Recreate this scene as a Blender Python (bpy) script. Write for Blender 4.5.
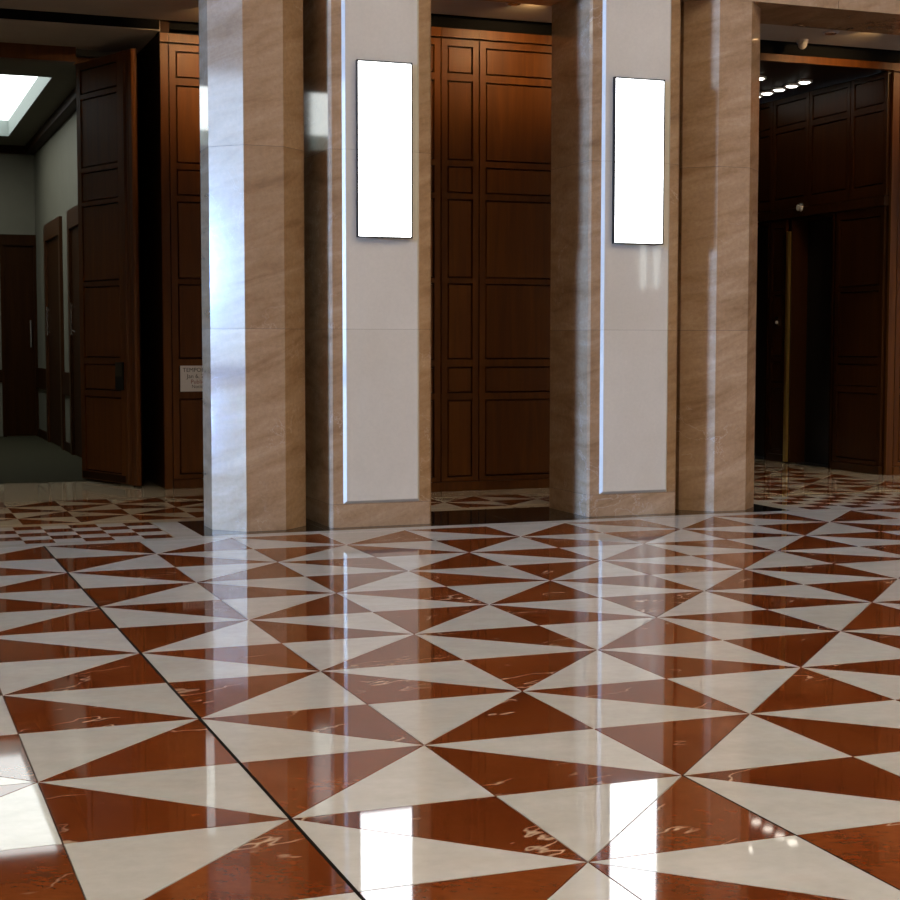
import bpy, bmesh, math, random
from mathutils import Matrix, Vector
random.seed(7)
for o in list(bpy.data.objects): bpy.data.objects.remove(o)
scn = bpy.context.scene
COL = scn.collection
S = 0.5                      # one floor square = 0.5 m ; all plan numbers below are in floor squares

# ---------------------------------------------------------------- camera
cam_d = bpy.data.cameras.new('camera'); cam = bpy.data.objects.new('camera', cam_d); COL.objects.link(cam)
YAW, PITCH, ROLL = 0.36135, -0.06963, 0.00065
CAM = Vector((-1.7683, -6.71, 2.14526))
FPX = 1562.83
fw = Vector((math.sin(YAW)*math.cos(PITCH), math.cos(YAW)*math.cos(PITCH), math.sin(PITCH)))
rt = Vector((math.cos(YAW), -math.sin(YAW), 0)); up = rt.cross(fw)
r2 = rt*math.cos(ROLL)+up*math.sin(ROLL); u2 = up*math.cos(ROLL)-rt*math.sin(ROLL)
M = Matrix((r2, u2, -fw)).transposed().to_4x4(); M.translation = CAM*S
cam.matrix_world = M
cam_d.sensor_width = 36; cam_d.lens = FPX/900*36; cam_d.clip_end = 500
scn.camera = cam

# ---------------------------------------------------------------- sky, sun, exposure
FILL_L, SCONCE_L, CORR_L, LOBBY_L, SUN_E, SKY_E, WASH_W = 8.0, 6.0, 2.8, 7.0, 8.6, 15.0, 50.0
w = bpy.data.worlds.new('sky'); scn.world = w; w.use_nodes = True
nt = w.node_tree; bg = nt.nodes['Background']
tc = nt.nodes.new('ShaderNodeTexCoord'); sx = nt.nodes.new('ShaderNodeSeparateXYZ'); rp = nt.nodes.new('ShaderNodeValToRGB')
nt.links.new(tc.outputs['Generated'], sx.inputs[0]); nt.links.new(sx.outputs['Z'], rp.inputs[0]); nt.links.new(rp.outputs[0], bg.inputs[0])
rp.color_ramp.elements[0].position = 0.0; rp.color_ramp.elements[0].color = (0.66, 0.83, 1.0, 1)
rp.color_ramp.elements[1].position = 0.6; rp.color_ramp.elements[1].color = (0.34, 0.50, 1.0, 1)
bg.inputs[1].default_value = SKY_E
sd = bpy.data.lights.new('sun', 'SUN'); sd.energy = SUN_E; sd.angle = 0.10; sd.color = (0.24, 0.45, 1.0)
sun = bpy.data.objects.new('sun', sd); COL.objects.link(sun)
sun.rotation_euler = Vector((1.0, 0.15, -0.05)).to_track_quat('-Z', 'Y').to_euler()
scn.cycles.sample_clamp_indirect = 80.0
vs = scn.view_settings
vs.view_transform = 'Standard'; vs.look = 'None'; vs.exposure = 0.0; vs.gamma = 1.0; vs.use_curve_mapping = False

# ---------------------------------------------------------------- materials
def new_mat(name):
    m = bpy.data.materials.new(name); m.use_nodes = True
    return m, m.node_tree, m.node_tree.nodes['Principled BSDF']
def plain(name, col, rough=0.5, metal=0.0, spec=0.5):
    m, t, b = new_mat(name)
    b.inputs['Base Color'].default_value = (*col, 1); b.inputs['Roughness'].default_value = rough
    b.inputs['Metallic'].default_value = metal; b.inputs['Specular IOR Level'].default_value = spec
    return m
def emit(name, col, L):
    m, t, b = new_mat(name)
    b.inputs['Base Color'].default_value = (.8, .8, .8, 1); b.inputs['Roughness'].default_value = 0.5
    b.inputs['Emission Color'].default_value = (*col, 1); b.inputs['Emission Strength'].default_value = L
    return m
def coords(t, scale=(1, 1, 1), rot=(0, 0, 0), shift=60.0):
    """world position moved by a random amount for every piece, so each stone shows its own figure"""
    g = t.nodes.new('ShaderNodeNewGeometry'); oi = t.nodes.new('ShaderNodeObjectInfo')
    mu = t.nodes.new('ShaderNodeVectorMath'); mu.operation = 'SCALE'; mu.inputs[0].default_value = (shift, shift*1.7, shift*.6)
    t.links.new(oi.outputs['Random'], mu.inputs['Scale'])
    ad = t.nodes.new('ShaderNodeVectorMath'); ad.operation = 'ADD'
    t.links.new(g.outputs['Position'], ad.inputs[0]); t.links.new(mu.outputs[0], ad.inputs[1])
    m2 = t.nodes.new('ShaderNodeMapping'); m2.inputs['Rotation'].default_value = rot; m2.inputs['Scale'].default_value = scale
    m1 = t.nodes.new('ShaderNodeVectorRotate'); m1.rotation_type = 'EULER_XYZ'; m1.inputs['Rotation'].default_value = rot
    m2.inputs['Rotation'].default_value = (0, 0, 0)
    t.links.new(ad.outputs[0], m1.inputs['Vector']); t.links.new(m1.outputs[0], m2.inputs['Vector'])
    return m2.outputs[0], oi.outputs['Random']
def noise(t, vec, scale, detail=4, rough=.55, dist=0.0):
    n = t.nodes.new('ShaderNodeTexNoise'); n.inputs['Scale'].default_value = scale; n.inputs['Detail'].default_value = detail
    n.inputs['Roughness'].default_value = rough; n.inputs['Distortion'].default_value = dist
    t.links.new(vec, n.inputs['Vector']); return n.outputs['Fac']
def ramp(t, fac, stops):
    r = t.nodes.new('ShaderNodeValToRGB'); e = r.color_ramp.elements
    while len(e) < len(stops): e.new(0.5)
    for i, (p, c) in enumerate(stops):
        e[i].position = p; e[i].color = (*c, 1) if len(c) == 3 else c
    t.links.new(fac, r.inputs[0]); return r.outputs[0]
def mixc(t, fac, a, b, mode='MIX'):
    m = t.nodes.new('ShaderNodeMix'); m.data_type = 'RGBA'; m.blend_type = mode
    for s, v in ((m.inputs[0], fac), (m.inputs[6], a), (m.inputs[7], b)):
        if isinstance(v, (int, float)): s.default_value = v
        elif isinstance(v, tuple): s.default_value = (*v, 1)
        else: t.links.new(v, s)
    return m.outputs[2]
def math_(t, op, a, b=None):
    m = t.nodes.new('ShaderNodeMath'); m.operation = op
    for s, v in ((m.inputs[0], a), (m.inputs[1], b)):
        if v is None: continue
        if isinstance(v, (int, float)): s.default_value = v
        else: t.links.new(v, s)
    return m.outputs[0]
def bump(t, b, fac, strength, dist=.002):
    n = t.nodes.new('ShaderNodeBump'); n.inputs['Strength'].default_value = strength; n.inputs['Distance'].default_value = dist
    t.links.new(fac, n.inputs['Height']); t.links.new(n.outputs[0], b.inputs['Normal'])

def red_marble():
    m, t, b = new_mat('red_marble')
    v, rnd = coords(t)
    vs_, _ = coords(t, scale=(1, 1.8, 1), rot=(0, 0, .5))
    base = ramp(t, noise(t, v, 2.2, 5, .6), [(.3, (.135, .027, .0065)), (.5, (.185, .043, .010)), (.72, (.245, .068, .018))])
    grain = ramp(t, noise(t, vs_, 26, 5, .7), [(.3, (.86, .84, .82)), (.7, (1.13, 1.13, 1.12))])
    c = mixc(t, 1.0, base, grain, 'MULTIPLY')
    tint = ramp(t, rnd, [(0, (.86, .84, .82)), (1, (1.1, 1.1, 1.12))])
    c = mixc(t, 1.0, c, tint, 'MULTIPLY')
    vv, _ = coords(t, scale=(.8, 1.7, 1), rot=(0, 0, -.35))
    n = noise(t, vv, 1.9, 4.5, .55, .15)
    d = math_(t, 'ABSOLUTE', math_(t, 'SUBTRACT', n, .5))
    vein = math_(t, 'LESS_THAN', d, .0075)
    vein = ramp(t, d, [(.0, (1, 1, 1)), (.0025, (.8, .8, .8)), (.006, (0, 0, 0))])
    mask = ramp(t, noise(t, v, 2.6, 3, .6), [(.50, (0, 0, 0)), (.60, (1, 1, 1))])
    vm = mixc(t, 1.0, vein, mask, 'MULTIPLY')
    c = mixc(t, vm, c, (.62, .47, .34))
    sp = math_(t, 'ABSOLUTE', math_(t, 'SUBTRACT', noise(t, v, 3.4, 6, .65, .6), .52))
    dk = mixc(t, 1.0, ramp(t, sp, [(0, (.3, .3, .3)), (.010, (0, 0, 0))]), ramp(t, noise(t, v, 1.9, 2), [(.5, (0, 0, 0)), (.6, (1, 1, 1))]), 'MULTIPLY')
    c = mixc(t, dk, c, (.05, .012, .006))
    t.links.new(c, b.inputs['Base Color'])
    b.inputs['Roughness'].default_value = .035; b.inputs['IOR'].default_value = 1.52
    bump(t, b, noise(t, v, 1.3, 1, .4), .10, .004)
    return m
def cream_marble(name='cream_marble', k=(1, 1, 1)):
    m, t, b = new_mat(name)
    v, rnd = coords(t)
    vs_, _ = coords(t, scale=(1, 2.4, 1), rot=(0, 0, .2))
    base = ramp(t, noise(t, vs_, 3.0, 5, .6), [(.3, (.57*k[0], .555*k[1], .515*k[2])), (.55, (.615*k[0], .605*k[1], .57*k[2])), (.75, (.65*k[0], .645*k[1], .615*k[2]))])
    fine = ramp(t, noise(t, v, 26, 3, .6), [(.3, (.95, .95, .95)), (.7, (1.03, 1.03, 1.03))])
    c = mixc(t, 1.0, base, fine, 'MULTIPLY')
    tint = ramp(t, rnd, [(0, (.93, .92, .90)), (1, (1.03, 1.03, 1.04))])
    c = mixc(t, 1.0, c, tint, 'MULTIPLY')
    t.links.new(c, b.inputs['Base Color'])
    b.inputs['Roughness'].default_value = .035; b.inputs['IOR'].default_value = 1.52
    bump(t, b, noise(t, v, 1.3, 1, .4), .10, .004)
    return m
def tan_stone():
    m, t, b = new_mat('tan_stone')
    v, rnd = coords(t, scale=(1.1, 1.1, 5.0), rot=(0, .32, .1))
    v2, _ = coords(t)
    strata = ramp(t, noise(t, v, 2.0, 6, .62, .5), [(.28, (.235, .135, .064)), (.44, (.318, .193, .099)), (.58, (.368, .233, .127)), (.76, (.45, .308, .185))])
    fine = ramp(t, noise(t, v2, 40, 4, .7), [(.3, (.88, .88, .88)), (.7, (1.1, 1.1, 1.1))])
    c = mixc(t, 1.0, strata, fine, 'MULTIPLY')
    n = math_(t, 'ABSOLUTE', math_(t, 'SUBTRACT', noise(t, v2, 2.6, 6, .6, .7), .5))
    vein = mixc(t, 1.0, ramp(t, n, [(0, (.35, .35, .35)), (.006, (0, 0, 0))]), ramp(t, noise(t, v2, 1.7, 2), [(.52, (0, 0, 0)), (.62, (1, 1, 1))]), 'MULTIPLY')
    c = mixc(t, vein, c, (.62, .50, .40))
    tint = ramp(t, rnd, [(0, (.90, .88, .86)), (1, (1.08, 1.08, 1.1))])
    c = mixc(t, 1.0, c, tint, 'MULTIPLY')
    t.links.new(c, b.inputs['Base Color'])
    b.inputs['Roughness'].default_value = .065; b.inputs['IOR'].default_value = 1.5
    return m
def limestone():
    m, t, b = new_mat('grey_cream_limestone')
    v2, rnd = coords(t)
    base = ramp(t, noise(t, v2, 1.6, 5, .6), [(.3, (.545, .478, .365)), (.7, (.615, .552, .44))])
    fine = ramp(t, noise(t, v2, 60, 3, .7), [(.3, (.97, .97, .97)), (.7, (1.03, 1.03, 1.03))])
    c = mixc(t, 1.0, base, fine, 'MULTIPLY')
    t.links.new(c, b.inputs['Base Color'])
    b.inputs['Roughness'].default_value = .035; b.inputs['IOR'].default_value = 1.5
    return m
def wood(name, k=1.0, rough=.45, spec=.2):
    m, t, b = new_mat(name)
    v, rnd = coords(t, scale=(9, 9, .55))
    base = ramp(t, noise(t, v, 2.2, 6, .6, .6), [(.25, (.055*k, .0158*k, .0013*k)), (.55, (.082*k, .0255*k, .0021*k)), (.8, (.11*k, .036*k, .0034*k))])
    tint = ramp(t, rnd, [(0, (.86, .84, .82)), (1, (1.1, 1.08, 1.05))])
    c = mixc(t, 1.0, base, tint, 'MULTIPLY')
    t.links.new(c, b.inputs['Base Color']); b.inputs['Roughness'].default_value = rough; b.inputs['Specular IOR Level'].default_value = spec
    return m
def noisy(name, a, c2, scale, rough, bmp=0.0):
    m, t, b = new_mat(name)
    v, rnd = coords(t)
    n = noise(t, v, scale, 4, .6)
    t.links.new(ramp(t, n, [(.3, a), (.7, c2)]), b.inputs['Base Color']); b.inputs['Roughness'].default_value = rough
    if bmp: bump(t, b, n, bmp); b.inputs['Specular IOR Level'].default_value = .05
    return m
MAT = dict(
    red=red_marble(), cream=cream_marble(), border=cream_marble('cream_border_marble', (.95, .94, .92)), warm_lit_cream=cream_marble('warm_lit_cream_marble', (.95, .84, .66)), tan=tan_stone(), lime=limestone(),  # the gallery copy of the cream marble has warm light mixed into its colour
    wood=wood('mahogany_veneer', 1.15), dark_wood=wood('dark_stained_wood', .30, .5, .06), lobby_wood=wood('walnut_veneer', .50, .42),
    black_stone=noisy('black_granite', (.006, .0065, .006), (.014, .014, .012), 40, .05),
    grout=plain('brown_grout', (.075, .045, .028), .8), joint=plain('black_joint_sealant', (.010, .008, .006), .9, spec=.05),
    black=plain('matte_black_paint', (.004, .004, .004), .9, spec=.1),
    plaster=noisy('painted_plaster', (.34, .28, .21), (.37, .305, .23), 6, .8), corr=noisy('grey_green_paint', (.135, .124, .086), (.148, .136, .096), 5, .75),
    hall=noisy('hall_plaster', (.46, .42, .36), (.50, .46, .40), 5, .8),
    carpet=noisy('grey_green_carpet', (.030, .027, .015), (.046, .042, .025), 90, .95, .4),
    sconce=emit('sconce_diffuser', (.95, .985, 1.0), SCONCE_L), corr_l=emit('corridor_light', (.93, 1.0, .985), CORR_L),
    down_l=emit('downlight_lamp', (1.0, .93, .80), LOBBY_L), fill_l=emit('added_fill_glow', (1.0, .88, .74), FILL_L),
    frame=plain('dark_bronze', (.020, .017, .015), .35, .7), brass=plain('polished_brass', (.80, .56, .17), .38, 1.0),
    steel=plain('dark_bronze_steel', (.012, .011, .010), .35, 0.0), white=plain('white_plastic', (.7, .7, .68), .4),
    paper=plain('paper', (.62, .58, .55), .7), ink=plain('ink', (.05, .045, .045), .8), redink=plain('red_ink', (.25, .07, .05), .8),
    facade=noisy('white_render', (.80, .80, .78), (.86, .86, .84), .4, .8), pane_dark=plain('facade_glass', (.10, .14, .2), .1),
    pavement=noisy('pale_pavement', (.42, .42, .42), (.5, .5, .5), .6, .8),
    fitting=plain('painted_metal', (.38, .35, .31), .45), lining=plain('recess_paint', (.30, .34, .32), .8), chrome=plain('satin_chrome', (.6, .6, .6), .25, 1.0), green_grey=plain('bronze_plate', (.06, .055, .035), .4, .6),
)
gm, gt, gb = new_mat('window_glass'); gt.nodes.remove(gb)
_tr = gt.nodes.new('ShaderNodeBsdfTransparent'); _gl = gt.nodes.new('ShaderNodeBsdfGlossy'); _gl.inputs['Roughness'].default_value = .02
_mx = gt.nodes.new('ShaderNodeMixShader'); _mx.inputs[0].default_value = .06; _tr.inputs[0].default_value = (.93, .96, .97, 1)
gt.links.new(_tr.outputs[0], _mx.inputs[1]); gt.links.new(_gl.outputs[0], _mx.inputs[2]); gt.links.new(_mx.outputs[0], gt.nodes['Material Output'].inputs[0])
MAT['glass'] = gm
tm = gm.copy(); tm.name = 'sky_dimming_glass'; MAT['sky_dimming'] = tm  # pane tint added to dim the sky behind the right hall window
for n_ in tm.node_tree.nodes:
    if n_.type == 'BSDF_TRANSPARENT': n_.inputs[0].default_value = (.80, .75, .66, 1)

# ---------------------------------------------------------------- helpers (numbers in floor squares)
class MB:
    def __init__(s): s.v = []; s.f = []
    def box(s, x0, x1, y0, y1, z0, z1, skip_bottom=False):
        n = len(s.v)
        s.v += [(x0, y0, z0), (x1, y0, z0), (x1, y1, z0), (x0, y1, z0), (x0, y0, z1), (x1, y0, z1), (x1, y1, z1), (x0, y1, z1)]
        q = [(4, 5, 6, 7), (0, 1, 5, 4), (1, 2, 6, 5), (2, 3, 7, 6), (3, 0, 4, 7)]
        if not skip_bottom: q.append((3, 2, 1, 0))
        s.f += [tuple(i+n for i in f) for f in q]; return s
    def prism(s, poly, z0, z1, bottom=True):
        n = len(s.v); k = len(poly)
        a = sum(poly[i][0]*poly[(i+1) % k][1]-poly[(i+1) % k][0]*poly[i][1] for i in range(k))
        if a < 0: poly = poly[::-1]
        s.v += [(x, y, z0) for x, y in poly]+[(x, y, z1) for x, y in poly]
        for i in range(k):
            j = (i+1) % k; s.f.append((n+i, n+j, n+k+j, n+k+i))
        s.f.append(tuple(n+k+i for i in range(k)))
        if bottom: s.f.append(tuple(n+i for i in reversed(range(k))))
        return s
    def raised(s, x0, x1, z0, z1, yb, yf, b):
        """slab on a wall facing -y with bevelled edges: back at yb, front at yf (< yb), bevel b"""
        n = len(s.v)
        s.v += [(x0, yb, z0), (x1, yb, z0), (x1, yb, z1), (x0, yb, z1), (x0+b, yf, z0+b), (x1-b, yf, z0+b), (x1-b, yf, z1-b), (x0+b, yf, z1-b)]
        s.f += [tuple(i+n for i in f) for f in ((4, 5, 6, 7), (0, 1, 5, 4), (1, 2, 6, 5), (2, 3, 7, 6), (3, 0, 4, 7), (3, 2, 1, 0))]
        return s
    def cyl(s, cx, cy, z0, z1, r0, r1=None, n=20):
        r1 = r0 if r1 is None else r1; b = len(s.v)
        for z, r in ((z0, r0), (z1, r1)):
            s.v += [(cx+r*math.cos(2*math.pi*i/n), cy+r*math.sin(2*math.pi*i/n), z) for i in range(n)]
        for i in range(n):
            j = (i+1) % n; s.f.append((b+i, b+j, b+n+j, b+n+i))
        s.f.append(tuple(b+n+i for i in range(n))); s.f.append(tuple(b+i for i in reversed(range(n))))
        return s
    def mesh(s, name, m):
        me = bpy.data.meshes.new(name); me.from_pydata([(x*S, y*S, z*S) for x, y, z in s.v], [], s.f); me.update()
        me.materials.append(MAT[m] if isinstance(m, str) else m); return me
def add(name, mesh, parent=None, loc=(0, 0, 0), rz=0.0, kind=None, label=None, cat=None, group=None):
    o = bpy.data.objects.new(name, mesh); COL.objects.link(o)
    o.location = Vector(loc)*S; o.rotation_euler = (0, 0, rz)
    if parent: o.parent = parent
    if kind: o['kind'] = kind
    if label: o['label'] = label
    if cat: o['category'] = cat
    if group: o['group'] = group
    return o
def obj(name, mb, m, parent=None, **k): return add(name, mb.mesh(name, m), parent, **k)
def B(*a): return MB().box(*a)
def empty(name, loc=(0, 0, 0), rz=0.0, **k):
    o = add(name, None, None, loc, rz, **k); o.empty_display_size = .2; return o
def project(x, y, z=0):
    d = Vector((x, y, z))-CAM; q = (d.dot(r2), d.dot(u2), d.dot(fw))
    return None if q[2] < .3 else (450+FPX*q[0]/q[2], 450-FPX*q[1]/q[2])

# ================================================================= SETTING: outer shell of the hall
UL, UR, VR, HC = -57.0, 24.0, -24.0, 17.0
floor = obj('floor', B(UL, UR, VR, 10.0, -.30, -.010), 'grout', kind='structure', label='polished hall floor inlaid with red and cream marble triangles')
gal = obj('floor_gallery', B(UL, UR, 10.0, 18.1, -.30, -.0015), 'warm_lit_cream', kind='structure', label='cream marble floor behind the columns with inlaid triangles')
# left wall with one tall window bay, carried on to the gallery
wl = obj('wall_left', B(UL-.5, UL, VR, -6.0, 0, HC).box(UL-.5, UL, 4.0, 18, 0, HC).box(UL-.5, UL, -6.0, 4.0, 15.4, HC), 'hall', kind='structure', label='plastered end wall of the hall around the tall window')
w1 = empty('window_1', (UL-.25, -1.0, 0), kind='structure', label='tall glazed window filling the far left end of the hall')
obj('frame', B(-.1, .1, -5, -4.8, 0, 15.4).box(-.1, .1, 4.8, 5, 0, 15.4).box(-.1, .1, -4.8, 4.8, 0, .15).box(-.1, .1, -4.8, 4.8, 15.2, 15.4), 'frame', w1)
obj('pane', B(-.02, .02, -4.8, 4.8, .15, 15.2), 'glass', w1)
obj('wall_hall_side', B(UL, -6.0, 10.45, 11.6, 0, 6.36), 'hall', kind='structure', label='plastered side wall of the hall left of the colonnade')
obj('wall_gallery_left', B(-6.2, -6.0, 11.6, 16.3, 0, 7.0), 'hall', kind='structure', label='left end wall of the gallery')
wr = obj('wall_right', B(UR, UR+.5, -20.3, 18, 0, HC).box(UR, UR+.5, VR, -22.7, 0, HC).box(UR, UR+.5, -22.7, -20.3, 0, 3.9).box(UR, UR+.5, -22.7, -20.3, 10, HC), 'hall', kind='structure', label='plastered right wall of the hall')
w2 = empty('window_2', (UR+.25, -21.5, 3.9), kind='structure', label='upright window in the right hall wall')
obj('frame', B(-.1, .1, -1.2, -1.1, 0, 6.1).box(-.1, .1, 1.1, 1.2, 0, 6.1).box(-.1, .1, -1.1, 1.1, 0, .1).box(-.1, .1, -1.1, 1.1, 6.0, 6.1).box(-.1, .1, -.03, .03, .1, 6.0), 'frame', w2)
obj('pane', B(-.01, .01, -1.1, 1.1, .1, 6.0), 'sky_dimming', w2)
obj('wall_rear', B(UL, UR, VR-.5, VR, 0, HC), 'hall', kind='structure', label='plastered rear wall of the hall')
obj('ceiling', B(UL-.5, UR+.5, VR-.5, 11.6, HC, HC+.3), 'hall', kind='structure', label='high plaster ceiling of the hall')
cl_f = MB().box(-1.55, 1.55, -1.55, 1.55, -.06, 0).mesh('frame', 'frame'); cl_d = MB().box(-1.45, 1.45, -1.45, 1.45, -.08, -.05).mesh('diffuser', 'fill_l')
for cu in (-44, -30, -16, -5.5, 0, 5.5, 11, 16.5, 21.5):  # unseen glowing panels, added as general fill light for the hall
    for cv in ((-14, -2) if cu < -6 else (-20, -14, -8, -2)):
        e = empty('added_fill_panel', (cu, cv, HC), label='unseen square fill light panel added to the high hall ceiling', cat='ceiling light', group='added fill light panels of the hall ceiling')
        add('frame', cl_f, e); add('diffuser', cl_d, e)

# stone beam over the columns, built of blocks, and the wall above it
beam = obj('trim_1', B(UL, UR, 10.62, 11.45, 6.50, HC), 'hall', kind='structure', label='stone beam running over the columns with the wall above')
x = UL; edges = []
while x < UR: edges.append(x); x += 2.24
edges.append(UR); off = 9.99-min(edges, key=lambda e: abs(e-9.99)); edges = [UL]+[e+off for e in edges[1:-1] if UL+.3 < e+off < UR-.3]+[UR]
for a, b_ in zip(edges[:-1], edges[1:]):
    obj('beam_block', B(a+.004, b_-.004, 10.45, 11.60, 6.36, 9.2), 'tan', beam)

# gallery ceiling
obj('ceiling_gallery', B(UL, 4.4, 11.60, 15.84, 6.69, 6.95).box(4.4, UR, 11.60, 14.06, 6.69, 6.95), 'plaster', kind='structure', label='low plaster ceiling behind the stone columns')

# ================================================================= wood panelling
ROWS = [(.20, 1.31), (1.40, 1.78), (1.88, 2.965), (3.035, 4.15), (4.23, 4.61), (4.69, 5.80), (5.90, 6.28)]
def panelling(parent, sections, rows=ROWS, zb=.14, zt=6.37, m='wood', stile=.09, t=.05, g=.013, base=True, top=None, bottom_rail=True):
    """parts on a wall whose front is local y = 0 facing -y; sections are (x0, x1)"""
    for (a, b_) in sections:
        a += .008; b_ -= .008
        st = min(stile, (b_-a)*.25)
        obj('stile', B(a, a+st, 0, t, zb, zt), m, parent); obj('stile', B(b_-st, b_, 0, t, zb, zt), m, parent)
        zs = [zb]+[z for r in rows for z in r]+[zt]
        for i in range(0, len(zs), 2):
            if zs[i+1]-zs[i] > .02: obj('rail', B(a+st, b_-st, .002, t, zs[i], zs[i+1]), m, parent)
        for (z0, z1) in rows:
            obj('panel', MB().raised(a+st+g, b_-st-g, z0+g, z1-g, t, .012, .012), m, parent)
        if base: obj('baseboard', B(a-.006, b_+.006, -.02, t, 0, zb-.008), m, parent)
        if top: obj('top_rail', B(a-.006, b_+.006, -.012, t, top[0], top[1]), m, parent)
TOP = (6.395, 6.52)
# centre wall behind the two pilasters
VC = 14.12
wc = empty('wall_back', (0, VC, 0), kind='structure', label='mahogany panelled wall between the two lamp pilasters')
obj('backing', B(4.4, 10.0, .045, .30, 0, 6.50), 'dark_wood', wc)
panelling(wc, [(4.4, 5.033), (5.033, 5.967), (5.967, 6.546), (6.546, 8.60), (8.60, 9.18), (9.18, 10.0)], top=TOP)
obj('reveal', B(4.4, UR, .12, .30, 6.50, 6.95).box(4.4, UR, -.10, .34, 6.95, 7.02), 'black', wc)
# wall to the right of the lift lobby opening
wbr = empty('wall_back_right', (0, 14.2, 0), kind='structure', label='mahogany panelled wall at the right edge by the lift lobby')
obj('backing', B(13.60, UR, .045, .30, 0, 6.50), 'dark_wood', wbr)
obj('corner_post', B(13.605, 13.732, -.006, .05, 0, 6.37), 'wood', wbr); obj('top_rail', B(13.602, 13.735, -.012, .05, *TOP), 'wood', wbr)
panelling(wbr, [(13.74, 15.6), (15.6, 16.2), (16.2, 18.2)], top=TOP)
hd = empty('trim_2', (10.0, 14.2, 6.41), kind='structure', label='orange mahogany header over the lift lobby opening')
obj('top_rail', B(0, 3.60, -.012, .06, 0, .11), 'wood', hd); obj('soffit_board', B(0, 3.60, .06, .35, .03, .10), 'dark_wood', hd)
# left gallery wall
VL = 15.9
wbl = empty('wall_back_left', (0, VL, 0), kind='structure', label='mahogany panelled wall with a paper notice, left of the octagonal column')
obj('backing', B(2.35, 4.4, .045, .30, 0, 6.50), 'dark_wood', wbl)
obj('corner_post', B(2.355, 2.467, -.006, .05, 0, 6.37), 'wood', wbl); obj('top_rail', B(2.352, 2.47, -.012, .05, *TOP), 'wood', wbl)
panelling(wbl, [(2.475, 3.60), (3.60, 4.36)], top=TOP)
obj('slot_shade', B(-3.0, 2.35, -.03, -.005, 6.562, 6.70), 'black', wbl)  # black strip painted in for the shade of the slot above the soffit
obj('reveal', B(UL, 4.4, .10, .30, 6.56, 6.95).box(2.35, 4.4, .10, .3, 6.5, 6.6).box(UL, 4.5, -.10, .34, 6.95, 7.02), 'black', wbl)
obj('wall_return', B(4.36, 4.44, VC+.25, VL+.25, 0, 6.69), 'dark_wood', kind='structure', label='dark wooden return between the two panelled walls')
# beyond the portal on the left (out of sight)
obj('wall_back_far_left', B(UL, -3.0, VL, VL+.3, 0, 6.56), 'wood', kind='structure', label='wooden wall left of the corridor doorway')
# deep portal: jamb, soffit, header
obj('trim_3', B(2.36, 2.5, VL+.05, 18.1, 0, 6.75), 'dark_wood', kind='structure', label='jamb of the deep doorway behind the open door, pocket shade put into its dark colour')  # dark wood here carries the shade of the pocket behind the leaf
obj('trim_4', B(-3.0, 2.36, VL+.0, 17.95, 6.55, 6.75), 'plaster', kind='structure', label='plaster soffit over the deep doorway to the corridor')
obj('trim_5', B(-3.0, 1.40, 17.6, 17.75, 6.33, 6.60).box(1.40, 2.5, 17.85, 17.95, 6.33, 6.60), 'wood', kind='structure', label='mahogany header over the corridor doorway')
obj('trim_6', B(1.50, 2.36, 17.80, 17.95, 0, 6.33).box(-3.0, -2.0, 17.62, 17.75, 0, 6.33), 'dark_wood', kind='structure', label='dark wooden frame posts of the corridor doorway')
obj('wall_portal', B(-3.1, -3.0, VL, 17.75, 0, 6.75), 'dark_wood', kind='structure', label='left cheek of the deep doorway')

# ================================================================= corridor
cf = obj('floor_corridor', B(-2.64, 2.0, 17.55, 29.6, -.003, .006), 'carpet', kind='structure', label='grey green carpet of the corridor')
cw = obj('wall_corridor_right', B(2.0, 2.2, 17.75, 29.8, 0, 6.45), 'corr', kind='structure', label='grey green right wall of the corridor')
obj('chair_rail', B(1.955, 2.0, 17.76, 20.55, 1.10, 1.54).box(1.955, 2.0, 23.42, 24.60, 1.10, 1.54).box(1.955, 2.0, 27.36, 29.5, 1.10, 1.54), 'dark_wood', cw)
obj('baseboard', B(1.965, 2.0, 17.76, 20.55, 0, .18).box(1.965, 2.0, 23.42, 24.60, 0, .18).box(1.965, 2.0, 27.36, 29.5, 0, .18), 'dark_wood', cw)
obj('cornice', B(1.80, 2.0, 17.76, 29.5, 6.28, 6.45), 'dark_wood', cw)
obj('wall_corridor_left', B(-2.84, -2.64, 17.75, 29.8, 0, 6.45), 'corr', kind='structure', label='grey green left wall of the corridor')
ce = obj('wall_corridor_end', B(-2.84, 2.2, 29.5, 29.8, 0, 6.45), 'corr', kind='structure', label='grey green end wall of the corridor')
obj('chair_rail', B(-2.64, 1.27, 29.45, 29.5, 1.22, 1.50), 'dark_wood', ce)
obj('cornice', B(-2.64, 2.0, 29.35, 29.5, 6.28, 6.45), 'dark_wood', ce)
obj('ceiling_corridor', B(-2.84, -1.9, 17.75, 29.8, 6.45, 6.80).box(1.32, 2.2, 17.75, 29.8, 6.45, 6.80).box(-1.9, 1.32, 17.75, 19.9, 6.45, 6.80).box(-1.9, 1.32, 27.8, 29.8, 6.45, 6.80), 'corr', kind='structure', label='corridor ceiling with a deep light recess')
lw = empty('light_well', (-.29, 23.85, 6.45), label='large white luminous ceiling panel recessed over the corridor', cat='ceiling light')
obj('diffuser', B(-1.62, 1.62, -3.96, 3.96, .33, .36), 'corr_l', lw)
obj('recess_lining', B(1.595, 1.61, -3.95, 3.95, 0.0, .33).box(-1.61, -1.595, -3.95, 3.95, 0.0, .33).box(-1.6, 1.6, 3.93, 3.95, 0.0, .33), 'lining', lw)
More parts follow.
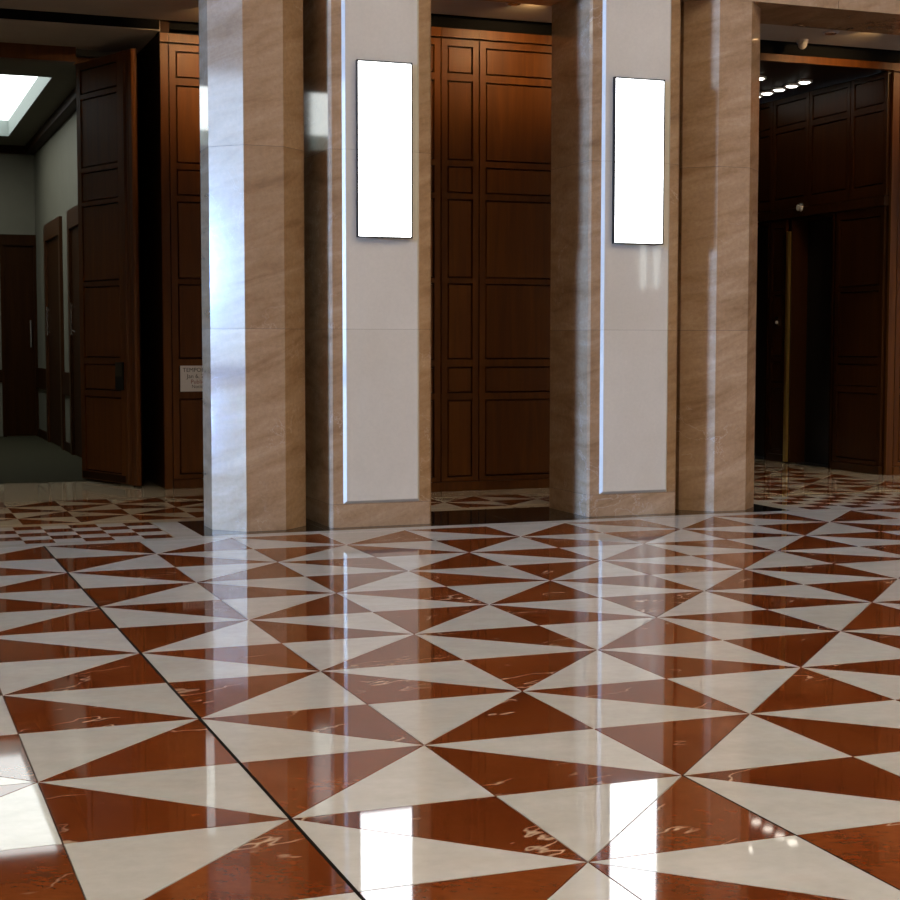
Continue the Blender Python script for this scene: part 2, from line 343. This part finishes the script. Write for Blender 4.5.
for n, (v0, v1, lab) in enumerate(((24.6, 27.36, 'dark wooden corridor door in frame, nearer the corridor end'), (20.55, 23.42, 'dark wooden corridor door in frame, half hidden by the open door'))):
    d = empty('door_%d' % (n+1), (2.0, (v0+v1)/2, 0), kind='structure', label=lab); h = (v1-v0)/2
    obj('frame', B(-.06, .02, -h, -h+.24, 0, 4.56).box(-.06, .02, h-.24, h, 0, 4.56).box(-.06, .02, -h+.24, h-.24, 4.22, 4.56), 'lobby_wood', d)
    lf = obj('leaf', B(-.008, .03, -h+.24, h-.24, .02, 4.22), 'dark_wood', d)
    obj('handle', B(-.07, -.04, h-.42, h-.38, 2.25, 2.85).box(-.045, -.005, h-.42, h-.38, 2.3, 2.35).box(-.045, -.005, h-.42, h-.38, 2.75, 2.8), 'chrome', lf)
d = empty('door_3', (1.62, 29.5, 0), kind='structure', label='black double height door at the corridor end')
obj('frame', B(-.40, -.32, -.08, .02, 0, 4.48).box(.32, .38, -.08, .02, 0, 4.48).box(-3.2, .38, -.09, .02, 4.26, 4.50), 'dark_wood', d)
lf = obj('leaf', B(-.32, .32, -.03, .02, .02, 4.26), 'dark_wood', d)
obj('handle', B(.22, .25, -.09, -.06, 2.0, 2.6).box(.22, .25, -.06, -.03, 2.05, 2.1).box(.22, .25, -.06, -.03, 2.5, 2.55), 'chrome', lf)

# open tall door leaf in the portal
ang = math.atan2(-1.634, .617); LEN = 1.70
d4 = empty('door_4', (1.417, 17.794, 0), ang, kind='structure', label='tall mahogany panelled door standing open in the corridor doorway')
obj('core', B(0, LEN-.01, .045, .07, .03, 6.34), 'dark_wood', d4)
panelling(d4, [(0.0, 1.36)], rows=[(.16, 1.31), (1.40, 1.80), (1.89, 2.965), (3.035, 4.18), (4.24, 4.68), (4.75, 5.78), (5.85, 6.22)], zb=.03, zt=6.33, base=False, stile=.12)
for a, b_, y in ((1.36, 1.46, -.015), (1.47, 1.56, .0), (1.57, 1.70, -.02)):
    obj('edge_stile', MB().prism([(a, .05), (b_, .05), (b_, y+.03), (b_-.02, y), (a+.02, y), (a, y+.03)], .03, 6.33), 'wood', d4)
obj('kick_plate', B(.05, 1.34, -.012, .0, .05, .15), 'dark_wood', d4)
rd = obj('lock_plate', B(1.10, 1.33, -.02, .0, 1.42, 1.83), 'frame', d4, label='dark metal lock plate with a lighter upper half')
obj('plate_inset', B(1.12, 1.31, -.027, -.02, 1.62, 1.81), 'green_grey', rd)

# ================================================================= lift lobby on the right
LU = 13.55
lob = empty('wall_lobby', (LU, 14.2, 0), -math.pi/2, kind='structure', label='dark panelled lobby wall around the lift entrance')   # local x = 14.2 - v
def a_(v): return 14.2-v
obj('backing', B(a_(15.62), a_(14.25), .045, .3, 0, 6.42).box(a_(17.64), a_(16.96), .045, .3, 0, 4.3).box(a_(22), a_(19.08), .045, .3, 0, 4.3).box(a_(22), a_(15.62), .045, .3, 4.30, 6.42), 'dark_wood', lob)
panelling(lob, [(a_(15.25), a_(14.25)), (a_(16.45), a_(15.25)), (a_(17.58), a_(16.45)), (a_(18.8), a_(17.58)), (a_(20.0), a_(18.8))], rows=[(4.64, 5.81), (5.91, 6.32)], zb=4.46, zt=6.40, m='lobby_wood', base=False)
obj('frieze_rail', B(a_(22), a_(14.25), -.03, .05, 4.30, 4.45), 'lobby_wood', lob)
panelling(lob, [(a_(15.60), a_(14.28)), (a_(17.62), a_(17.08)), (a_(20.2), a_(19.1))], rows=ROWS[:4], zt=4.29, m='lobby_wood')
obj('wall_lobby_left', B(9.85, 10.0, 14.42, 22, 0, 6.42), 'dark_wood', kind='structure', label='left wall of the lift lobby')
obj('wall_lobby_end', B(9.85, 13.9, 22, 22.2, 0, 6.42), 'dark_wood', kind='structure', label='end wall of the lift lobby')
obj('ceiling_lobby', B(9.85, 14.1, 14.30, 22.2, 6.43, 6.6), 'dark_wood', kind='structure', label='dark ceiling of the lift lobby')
obj('floor_lobby', B(10.0, 14.1, 18.1, 22.2, -.3, -.004), 'warm_lit_cream', kind='structure', label='cream marble floor of the lift lobby')
obj('wall_lobby_shaft', B(14.2, 14.3, 15.3, 20.0, 0, 4.6), 'black', kind='structure', label='dark shaft wall behind the lift doors')
def lift(v0, v1, label):
    e = empty('elevator_entrance', (LU, v0, 0), -math.pi/2, label=label, cat='elevator', group='lift entrances'); wd = v1-v0
    for k in range(2): obj('door_panel', B(-wd*(k+1)/2+.006, -wd*k/2-.006, .30+.02*k, .34+.02*k, .01, 4.25), 'steel', e)
    obj('jamb', B(-.05, 0, .0, .34, 0, 4.28), 'dark_wood', e); obj('jamb', B(-wd, -wd+.04, .0, .36, 0, 4.28), 'lobby_wood', e)
    obj('head', B(-wd+.04, -.05, .0, .36, 4.24, 4.29), 'dark_wood', e)
    obj('brass_strip', MB().prism([(-wd-.12, .04), (-wd-.12, -.02), (-wd-.09, -.045), (-wd-.03, -.045), (-wd, -.02), (-wd, .04)], .02, 4.06), 'brass', e)
    obj('sill', B(-wd+.04, -.05, .0, .36, -.004, .012), 'steel', e)
    return e
lift(15.66, 16.94, 'dark metal lift doors with a bright brass edge strip')
lift(17.66, 19.05, 'farther lift doors half hidden behind the octagonal column')
e = empty('lift_lantern', (LU-.04, 16.62, 4.445), -math.pi/2, label='small round indicator on the rail above the lift doors', cat='indicator')
def disc(r, y0, y1, n=20):
    m = MB(); b = 0
    for y, rr in ((y1, r), (y0, r*.8)):
        m.v += [(rr*math.cos(2*math.pi*i/n), y, rr*math.sin(2*math.pi*i/n)) for i in range(n)]
    for i in range(n):
        j = (i+1) % n; m.f.append((i, n+i, n+j, j)[::-1])
    m.f.append(tuple(range(n, 2*n))); return m
obj('rim', disc(.085, -.03, .02), 'chrome', e); obj('lens', disc(.06, -.045, -.02), 'white', e)
e = empty('call_button', (LU-.0, 17.33, 2.48), -math.pi/2, label='small bright lift call button plate on the wooden jamb', cat='button')
obj('plate', B(-.045, .045, -.02, .012, -.06, .10), 'chrome', e); obj('button', disc(.035, -.035, -.015, 12), 'white', e)
dl_r = MB().cyl(0, 0, -.03, .02, .13, .13, 20).mesh('trim_ring', 'white'); dl_l = MB().cyl(0, 0, -.045, -.02, .075, .105, 20).mesh('lamp', 'down_l')
ords = ('nearest', 'second', 'third', 'fourth', 'fifth', 'sixth', 'seventh')
for i in range(7):
    e = empty('downlight', (12.93+.018*i, 15.66+.41*i, 6.43), label='%s lit round downlight in the lobby row along the lift wall' % ords[i], cat='downlight', group='row of lobby downlights')
    add('trim_ring', dl_r, e); add('lamp', dl_l, e)
for i, vv in enumerate((15.62, 17.3)):
    e = empty('downlight', (12.03, vv, 6.43), label=('nearer' if i == 0 else 'farther')+' lit downlight left of the lobby row beside the column', cat='downlight', group='left row of lobby downlights')
    add('trim_ring', dl_r, e); add('lamp', dl_l, e)

# ================================================================= inlaid floors
fl_root, gl_root = floor, gal
T = .012; G = .0034
def shrink(poly, d):
    k = len(poly); out = []
    a = sum(poly[i][0]*poly[(i+1) % k][1]-poly[(i+1) % k][0]*poly[i][1] for i in range(k))
    if a < 0: poly = poly[::-1]
    for i in range(k):
        p0, p1, p2 = Vector(poly[i-1]), Vector(poly[i]), Vector(poly[(i+1) % k])
        e1 = (p1-p0).normalized(); e2 = (p2-p1).normalized()
        n1 = Vector((-e1.y, e1.x)); n2 = Vector((-e2.y, e2.x))
        # intersection of both inset edges
        dn = 1+n1.dot(n2); out.append(tuple(p1+(n1+n2)*(d/dn)))
    return out
def tri_polys(diag, w_, h_):
    if diag == '/': return [[(0, 0), (w_, h_), (0, h_)], [(0, 0), (w_, 0), (w_, h_)]]        # upper, lower
    return [[(0, h_), (w_, 0), (w_, h_)], [(0, 0), (w_, 0), (0, h_)]]
cache = {}
def tri_mesh(diag, which, colr, w_, h_, z1=0.0):
    key = (diag, which, colr, round(w_, 4), round(h_, 4), z1)
    if key not in cache:
        cx, cy = w_/2, h_/2
        p = [(x_-cx, y_-cy) for x_, y_ in shrink(tri_polys(diag, w_, h_)[which], G)]
        cache[key] = MB().prism(p, z1-T, z1, bottom=False).mesh('tile', colr)
    return cache[key]
def cell(parent, u0, v0, w_, h_, diag, upper, tilt=0.0, z1=0.0, pale='cream'):
    t1, t2 = random.uniform(-tilt, tilt), random.uniform(-tilt, tilt)
    for which in (0, 1):
        c = upper if which == 0 else ('cream' if upper == 'red' else 'red')
        o = add('tile', tri_mesh(diag, which, pale if c == 'cream' else c, w_, h_, z1), parent, (u0+w_/2, v0+h_/2, 0))
        o.rotation_euler = (t1+random.uniform(-tilt, tilt)*.4, t2+random.uniform(-tilt, tilt)*.4, 0)
cells = []
for k in range(int(UL), int(UR)):
    for n in range(int(VR), 10):
        ps = [project(k+a, n+b_) for a, b_ in ((0, 0), (1, 0), (1, 1), (0, 1))]
        area = 0
        if all(ps):
            if max(p[0] for p in ps) > 0 and min(p[0] for p in ps) < 900 and min(p[1] for p in ps) < 900:
                area = abs(sum(ps[i][0]*ps[(i+1) % 4][1]-ps[(i+1) % 4][0]*ps[i][1] for i in range(4)))/2
        cells.append((area, k, n))
cells.sort(reverse=True)
rest = {'red': MB(), 'cream': MB()}
for i, (area, k, n) in enumerate(cells):
    diag = '/' if (k+n) % 2 == 0 else '\\'
    upper = 'red' if k % 2 == 0 else 'cream'
    if i < 150 and area > 0: cell(fl_root, k, n, 1, 1, diag, upper, .0006)
    else:
        for which, p in enumerate(tri_polys(diag, 1, 1)):
            c = upper if which == 0 else ('cream' if upper == 'red' else 'red')
            rest[c].prism([(x_+k, y_+n) for x_, y_ in shrink(p, G)], -T, 0, bottom=False)
NPARTS = sum(1 for i, c in enumerate(cells) if i < 150 and c[0] > 0)
for c in ('red', 'cream'): obj('tile_field', rest[c], c, fl_root, kind='stuff')
obj('joint_strip', B(-.0085, .0085, -8, 10.0, -.008, .001), 'joint', fl_root, label='black movement joint running along the floor')
obj('joint_strip', B(1.9955, 2.0045, -8, 0, -.008, .0006), 'joint', fl_root)
# cream border strip and black threshold under the columns
for a in range(int(UL), int(UR), 2): obj('border_slab', B(a+.003, a+1.997, 10.004, 10.245, -.012, 0), 'border', gl_root)
th = [1.73, 3.16, 4.49, 5.5, 6.51, 7.84, 9.27]
for a, b_ in zip(th[:-1], th[1:]): obj('threshold_slab', B(a+.003, b_-.003, 10.255, 11.72, -.012, 0), 'black_stone', gl_root)
for a, b_ in ((1.435, 1.725), (9.275, 9.565)):
    for j in range(2): obj('border_slab', B(a, b_, 10.255+j*.735, 10.985+j*.735, -.012, 0), 'border', gl_root)
# chequer of small tiles left and right of the threshold
q = .314; cm = {c: MB().prism(shrink([(-q/2, -q/2), (q/2, -q/2), (q/2, q/2), (-q/2, q/2)], .003), -T, 0, bottom=False).mesh('small_tile', c) for c in ('red', 'cream')}
for side in (0, 1):
    for i in range(12):
        for j in range(5):
            uu = 1.41-q*(i+.5) if side == 0 else 9.57+q*(i+.5)
            add('small_tile', cm['red' if (i+j) % 2 == 0 else 'cream'], gl_root, (uu, 10.235+q*(j+.5), 0))
# second field of triangles: lines across and along the gallery
ul = [-.02+.675*k for k in range(-5, 0)]+[-.02, .65, 1.335, 2.03]+[2.03+.692*k for k in range(1, 5)]+[5.49, 6.165, 6.84]+[6.84+.696*k for k in range(1, 5)]+[10.32, 10.985, 11.65, 12.315, 12.985]+[12.985+.67*k for k in range(1, 6)]
M0 = 5      # index of the line u = -0.02
vl = [12.04, 12.70, 13.36, 14.04, 14.72, 15.38, 16.04, 16.70, 17.36]
for i in range(len(ul)-1):
    um = (ul[i]+ul[i+1])/2; m_ = i-M0
    if um < 4.3: nr = 4
    elif um < 10.0 or um > 13.0: nr = 2
    else: nr = 8
    for n in range(nr):
        diag = '/' if (m_+n) % 2 else '\\'
        cell(gl_root, ul[i], vl[n], ul[i+1]-ul[i], vl[n+1]-vl[n], diag, 'cream' if m_ % 2 == 0 else 'red', .0004, 0.0, 'warm_lit_cream')

# ================================================================= stone columns and pilasters
ZC = [0, 2.28, 4.31, 6.36]
def octagon(cx, label, name='stone_column'):
    e = empty(name, (cx, 11.0, 0), label=label, cat='column', group='octagonal stone columns')
    ap = .55; R_ = ap/math.cos(math.pi/8)
    poly = [(R_*math.cos(math.pi/8+i*math.pi/4), R_*math.sin(math.pi/8+i*math.pi/4)) for i in range(8)]
    for a, b_ in zip(ZC[:-1], ZC[1:]): obj('stone_block', MB().prism(poly, a+.002, b_-.002), 'tan', e)
    sp = [(x_*.99, y_*.99) for x_, y_ in poly]; obj('core', MB().prism(sp, 0.0, 6.36), 'grout', e)
    return e
octagon(2.5, 'octagonal tan stone column with a bright blue lit face, left of the lamps')
octagon(8.5, 'octagonal tan stone column at the right, next to the lift lobby')
def pilaster(u0, u1, p0, p1, label):
    e = empty('stone_pilaster', ((u0+u1)/2, 10.45, 0), label=label, cat='pilaster', group='square stone pilasters carrying lamps')
    h = (u1-u0)/2; c = .028; dv = 1.15; mid = (u0+u1)/2
    poly = [(-h+c, 0), (h-c, 0), (h, c), (h, dv-c), (h-c, dv), (-h+c, dv), (-h, dv-c), (-h, c)]
    for a, b_ in zip([0, .27]+ZC[1:-1], [.27]+ZC[1:]): obj('stone_block', MB().prism(poly, a+.0015, b_-.0015), 'tan', e)
    obj('core', MB().prism([(x_*.985, .01+y_*.98) for x_, y_ in poly], 0, 6.36), 'grout', e)
    zz = [.275]+ZC[1:]
    pl = MB()
    for i in range(3):
        a, b_ = zz[i], zz[i+1]; x0, x1 = p0-mid, p1-mid; yb, yf, bv = .002, -.035, .034
        n = len(pl.v); m = MB()
        zb0 = a+(bv if i == 0 else .0012); zt0 = b_-.0012; z00 = a if i == 0 else zb0
        m.v = [(x0, yb, z00), (x1, yb, z00), (x1, yb, zt0), (x0, yb, zt0), (x0+bv, yf, zb0), (x1-bv, yf, zb0), (x1-bv, yf, zt0), (x0+bv, yf, zt0)]
        m.f = [(4, 5, 6, 7), (0, 1, 5, 4), (1, 2, 6, 5), (2, 3, 7, 6), (3, 0, 4, 7)]
        obj('face_panel', m, 'lime', e, label='raised grey cream stone panel')
    return e
pilaster(3.26, 4.49, 3.405, 4.335, 'tan stone pilaster with cream panel carrying the left wall lamp')
pilaster(6.51, 7.74, 6.665, 7.60, 'tan stone pilaster with cream panel carrying the right wall lamp')
def sconce(u0, u1, label):
    e = empty('wall_lamp', ((u0+u1)/2, 10.412, 3.32), label=label, cat='wall lamp', group='white panel lamps on the pilasters'); h = (u1-u0)/2
    obj('back_plate', B(-h+.05, h-.05, -.025, 0, .05, 1.93), 'black', e)
    obj('frame', B(-h, -h+.012, -.075, -.02, 0, 1.985).box(h-.012, h, -.075, -.02, 0, 1.985).box(-h+.012, h-.012, -.075, -.02, 0, .012).box(-h+.012, h-.012, -.075, -.02, 1.973, 1.985).box(-h+.01, h-.01, -.03, -.02, .01, 1.975), 'frame', e)
    m = MB().raised(-h+.012, h-.012, .012, 1.973, -.03, -.085, .01); obj('diffuser', m, 'sconce', e)
sconce(3.555, 4.215, 'tall white glowing wall lamp on the left pilaster')
sconce(6.785, 7.46, 'tall white glowing wall lamp on the right pilaster')

# ================================================================= small things
# paper notice on the left wall
e = empty('notice_sheet', (2.59, VL-.012, 1.41), label='white paper notice on the panelled wall beside the octagonal column', cat='notice')
obj('sheet', B(0, .55, -.006, 0, 0, .375), 'paper', e)
def text(s, x_, z_, size, m):
    c = bpy.data.curves.new('lettering', 'FONT'); c.body = s; c.size = size*S; c.materials.append(MAT[m]); c.extrude = .0004
    tmp = bpy.data.objects.new('tmp_text', c); COL.objects.link(tmp)
    dg = bpy.context.evaluated_depsgraph_get(); me = bpy.data.meshes.new_from_object(tmp.evaluated_get(dg))
    bpy.data.objects.remove(tmp); me.name = 'lettering'
    o = bpy.data.objects.new('lettering', me); COL.objects.link(o); o.parent = e
    o.location = (x_*S, -.0072*S, z_*S); o.rotation_euler = (math.pi/2, 0, 0)
text('TEMPORARY', .035, .285, .085, 'ink'); text('Jan 6, 7', .095, .195, .085, 'ink'); text('Public', .15, .115, .085, 'redink'); text('Notice', .165, .05, .07, 'ink')
# gallery ceiling fittings
e = empty('dome_camera', (11.70, 13.86, 6.69), label='small white dome camera hanging from the low ceiling at upper right', cat='camera')
obj('mount', MB().cyl(0, 0, -.05, 0, .085, .095), 'fitting', e)
dm = MB(); n = 16
for j in range(6):
    a = j/5*math.pi/2; dm.v += [(.072*math.cos(a)*math.cos(2*math.pi*i/n), .072*math.cos(a)*math.sin(2*math.pi*i/n), -.05-.09*math.sin(a)) for i in range(n)]
for j in range(5):
    for i in range(n): dm.f.append((j*n+i, j*n+n+i, j*n+n+(i+1) % n, j*n+(i+1) % n)[::-1])
obj('dome', dm, 'fitting', e)
def downlight(uu, vv, lab, watts):
    e = empty('ceiling_downlight', (uu, vv, 6.69), label=lab, cat='downlight', group='round fittings in the low ceiling')
    obj('trim_ring', MB().cyl(0, 0, -.02, 0, .11, .13), 'fitting', e); obj('reflector', MB().cyl(0, 0, -.028, -.02, .08, .09), 'chrome', e)
    ld = bpy.data.lights.new('downlight_lamp', 'SPOT'); ld.energy = watts; ld.spot_size = 1.25; ld.spot_blend = .9; ld.shadow_soft_size = .012; ld.color = (1.0, .74, .44)
    lo = bpy.data.objects.new('downlight_lamp', ld); COL.objects.link(lo); lo.parent = e; lo.location = (0, 0, -.04*S)
downlight(11.75, 13.20, 'round ceiling downlight just right of the dome camera', 22)
downlight(12.10, 12.85, 'round ceiling downlight at the beam edge, upper right', 22)
for uu in (-1.4, .6, 3.2, 6.6, 9.6): downlight(uu, 13.0 if uu > 4 else 13.6, 'round downlight in the low ceiling hidden behind the stone beam', 13 if uu < 4 else 22)
# wall washers hidden from view in the low ceiling
for i, (uu, vv) in enumerate(((5.2, 12.7), (6.9, 12.7), (8.6, 12.7), (12.3, 12.6), (14.5, 12.7), (2.9, 14.4), (4.0, 14.4))):
    e = empty('wall_washer', (uu, vv, 6.69), label='round recessed wall washer in the low ceiling behind the stone beam', cat='downlight', group='wall washers in the low ceiling')
    obj('trim_ring', MB().cyl(0, 0, -.012, 0, .15, .16), 'white', e)
    ld = bpy.data.lights.new('washer_lamp', 'SPOT'); ld.energy = WASH_W; ld.spot_size = 1.5; ld.spot_blend = 1.0; ld.shadow_soft_size = .012; ld.color = (1.0, .62, .28)
    lo = bpy.data.objects.new('washer_lamp', ld); COL.objects.link(lo); lo.parent = e; lo.location = (0, 0, -.03*S)
    lo.rotation_euler = Vector((0, .93, -.36)).to_track_quat('-Z', 'Y').to_euler()

# ================================================================= outside the left window
obj('ground', B(-140, UL-.5, -60, 60, -.5, -.1), 'pavement', kind='structure', label='pale pavement outside the far window')
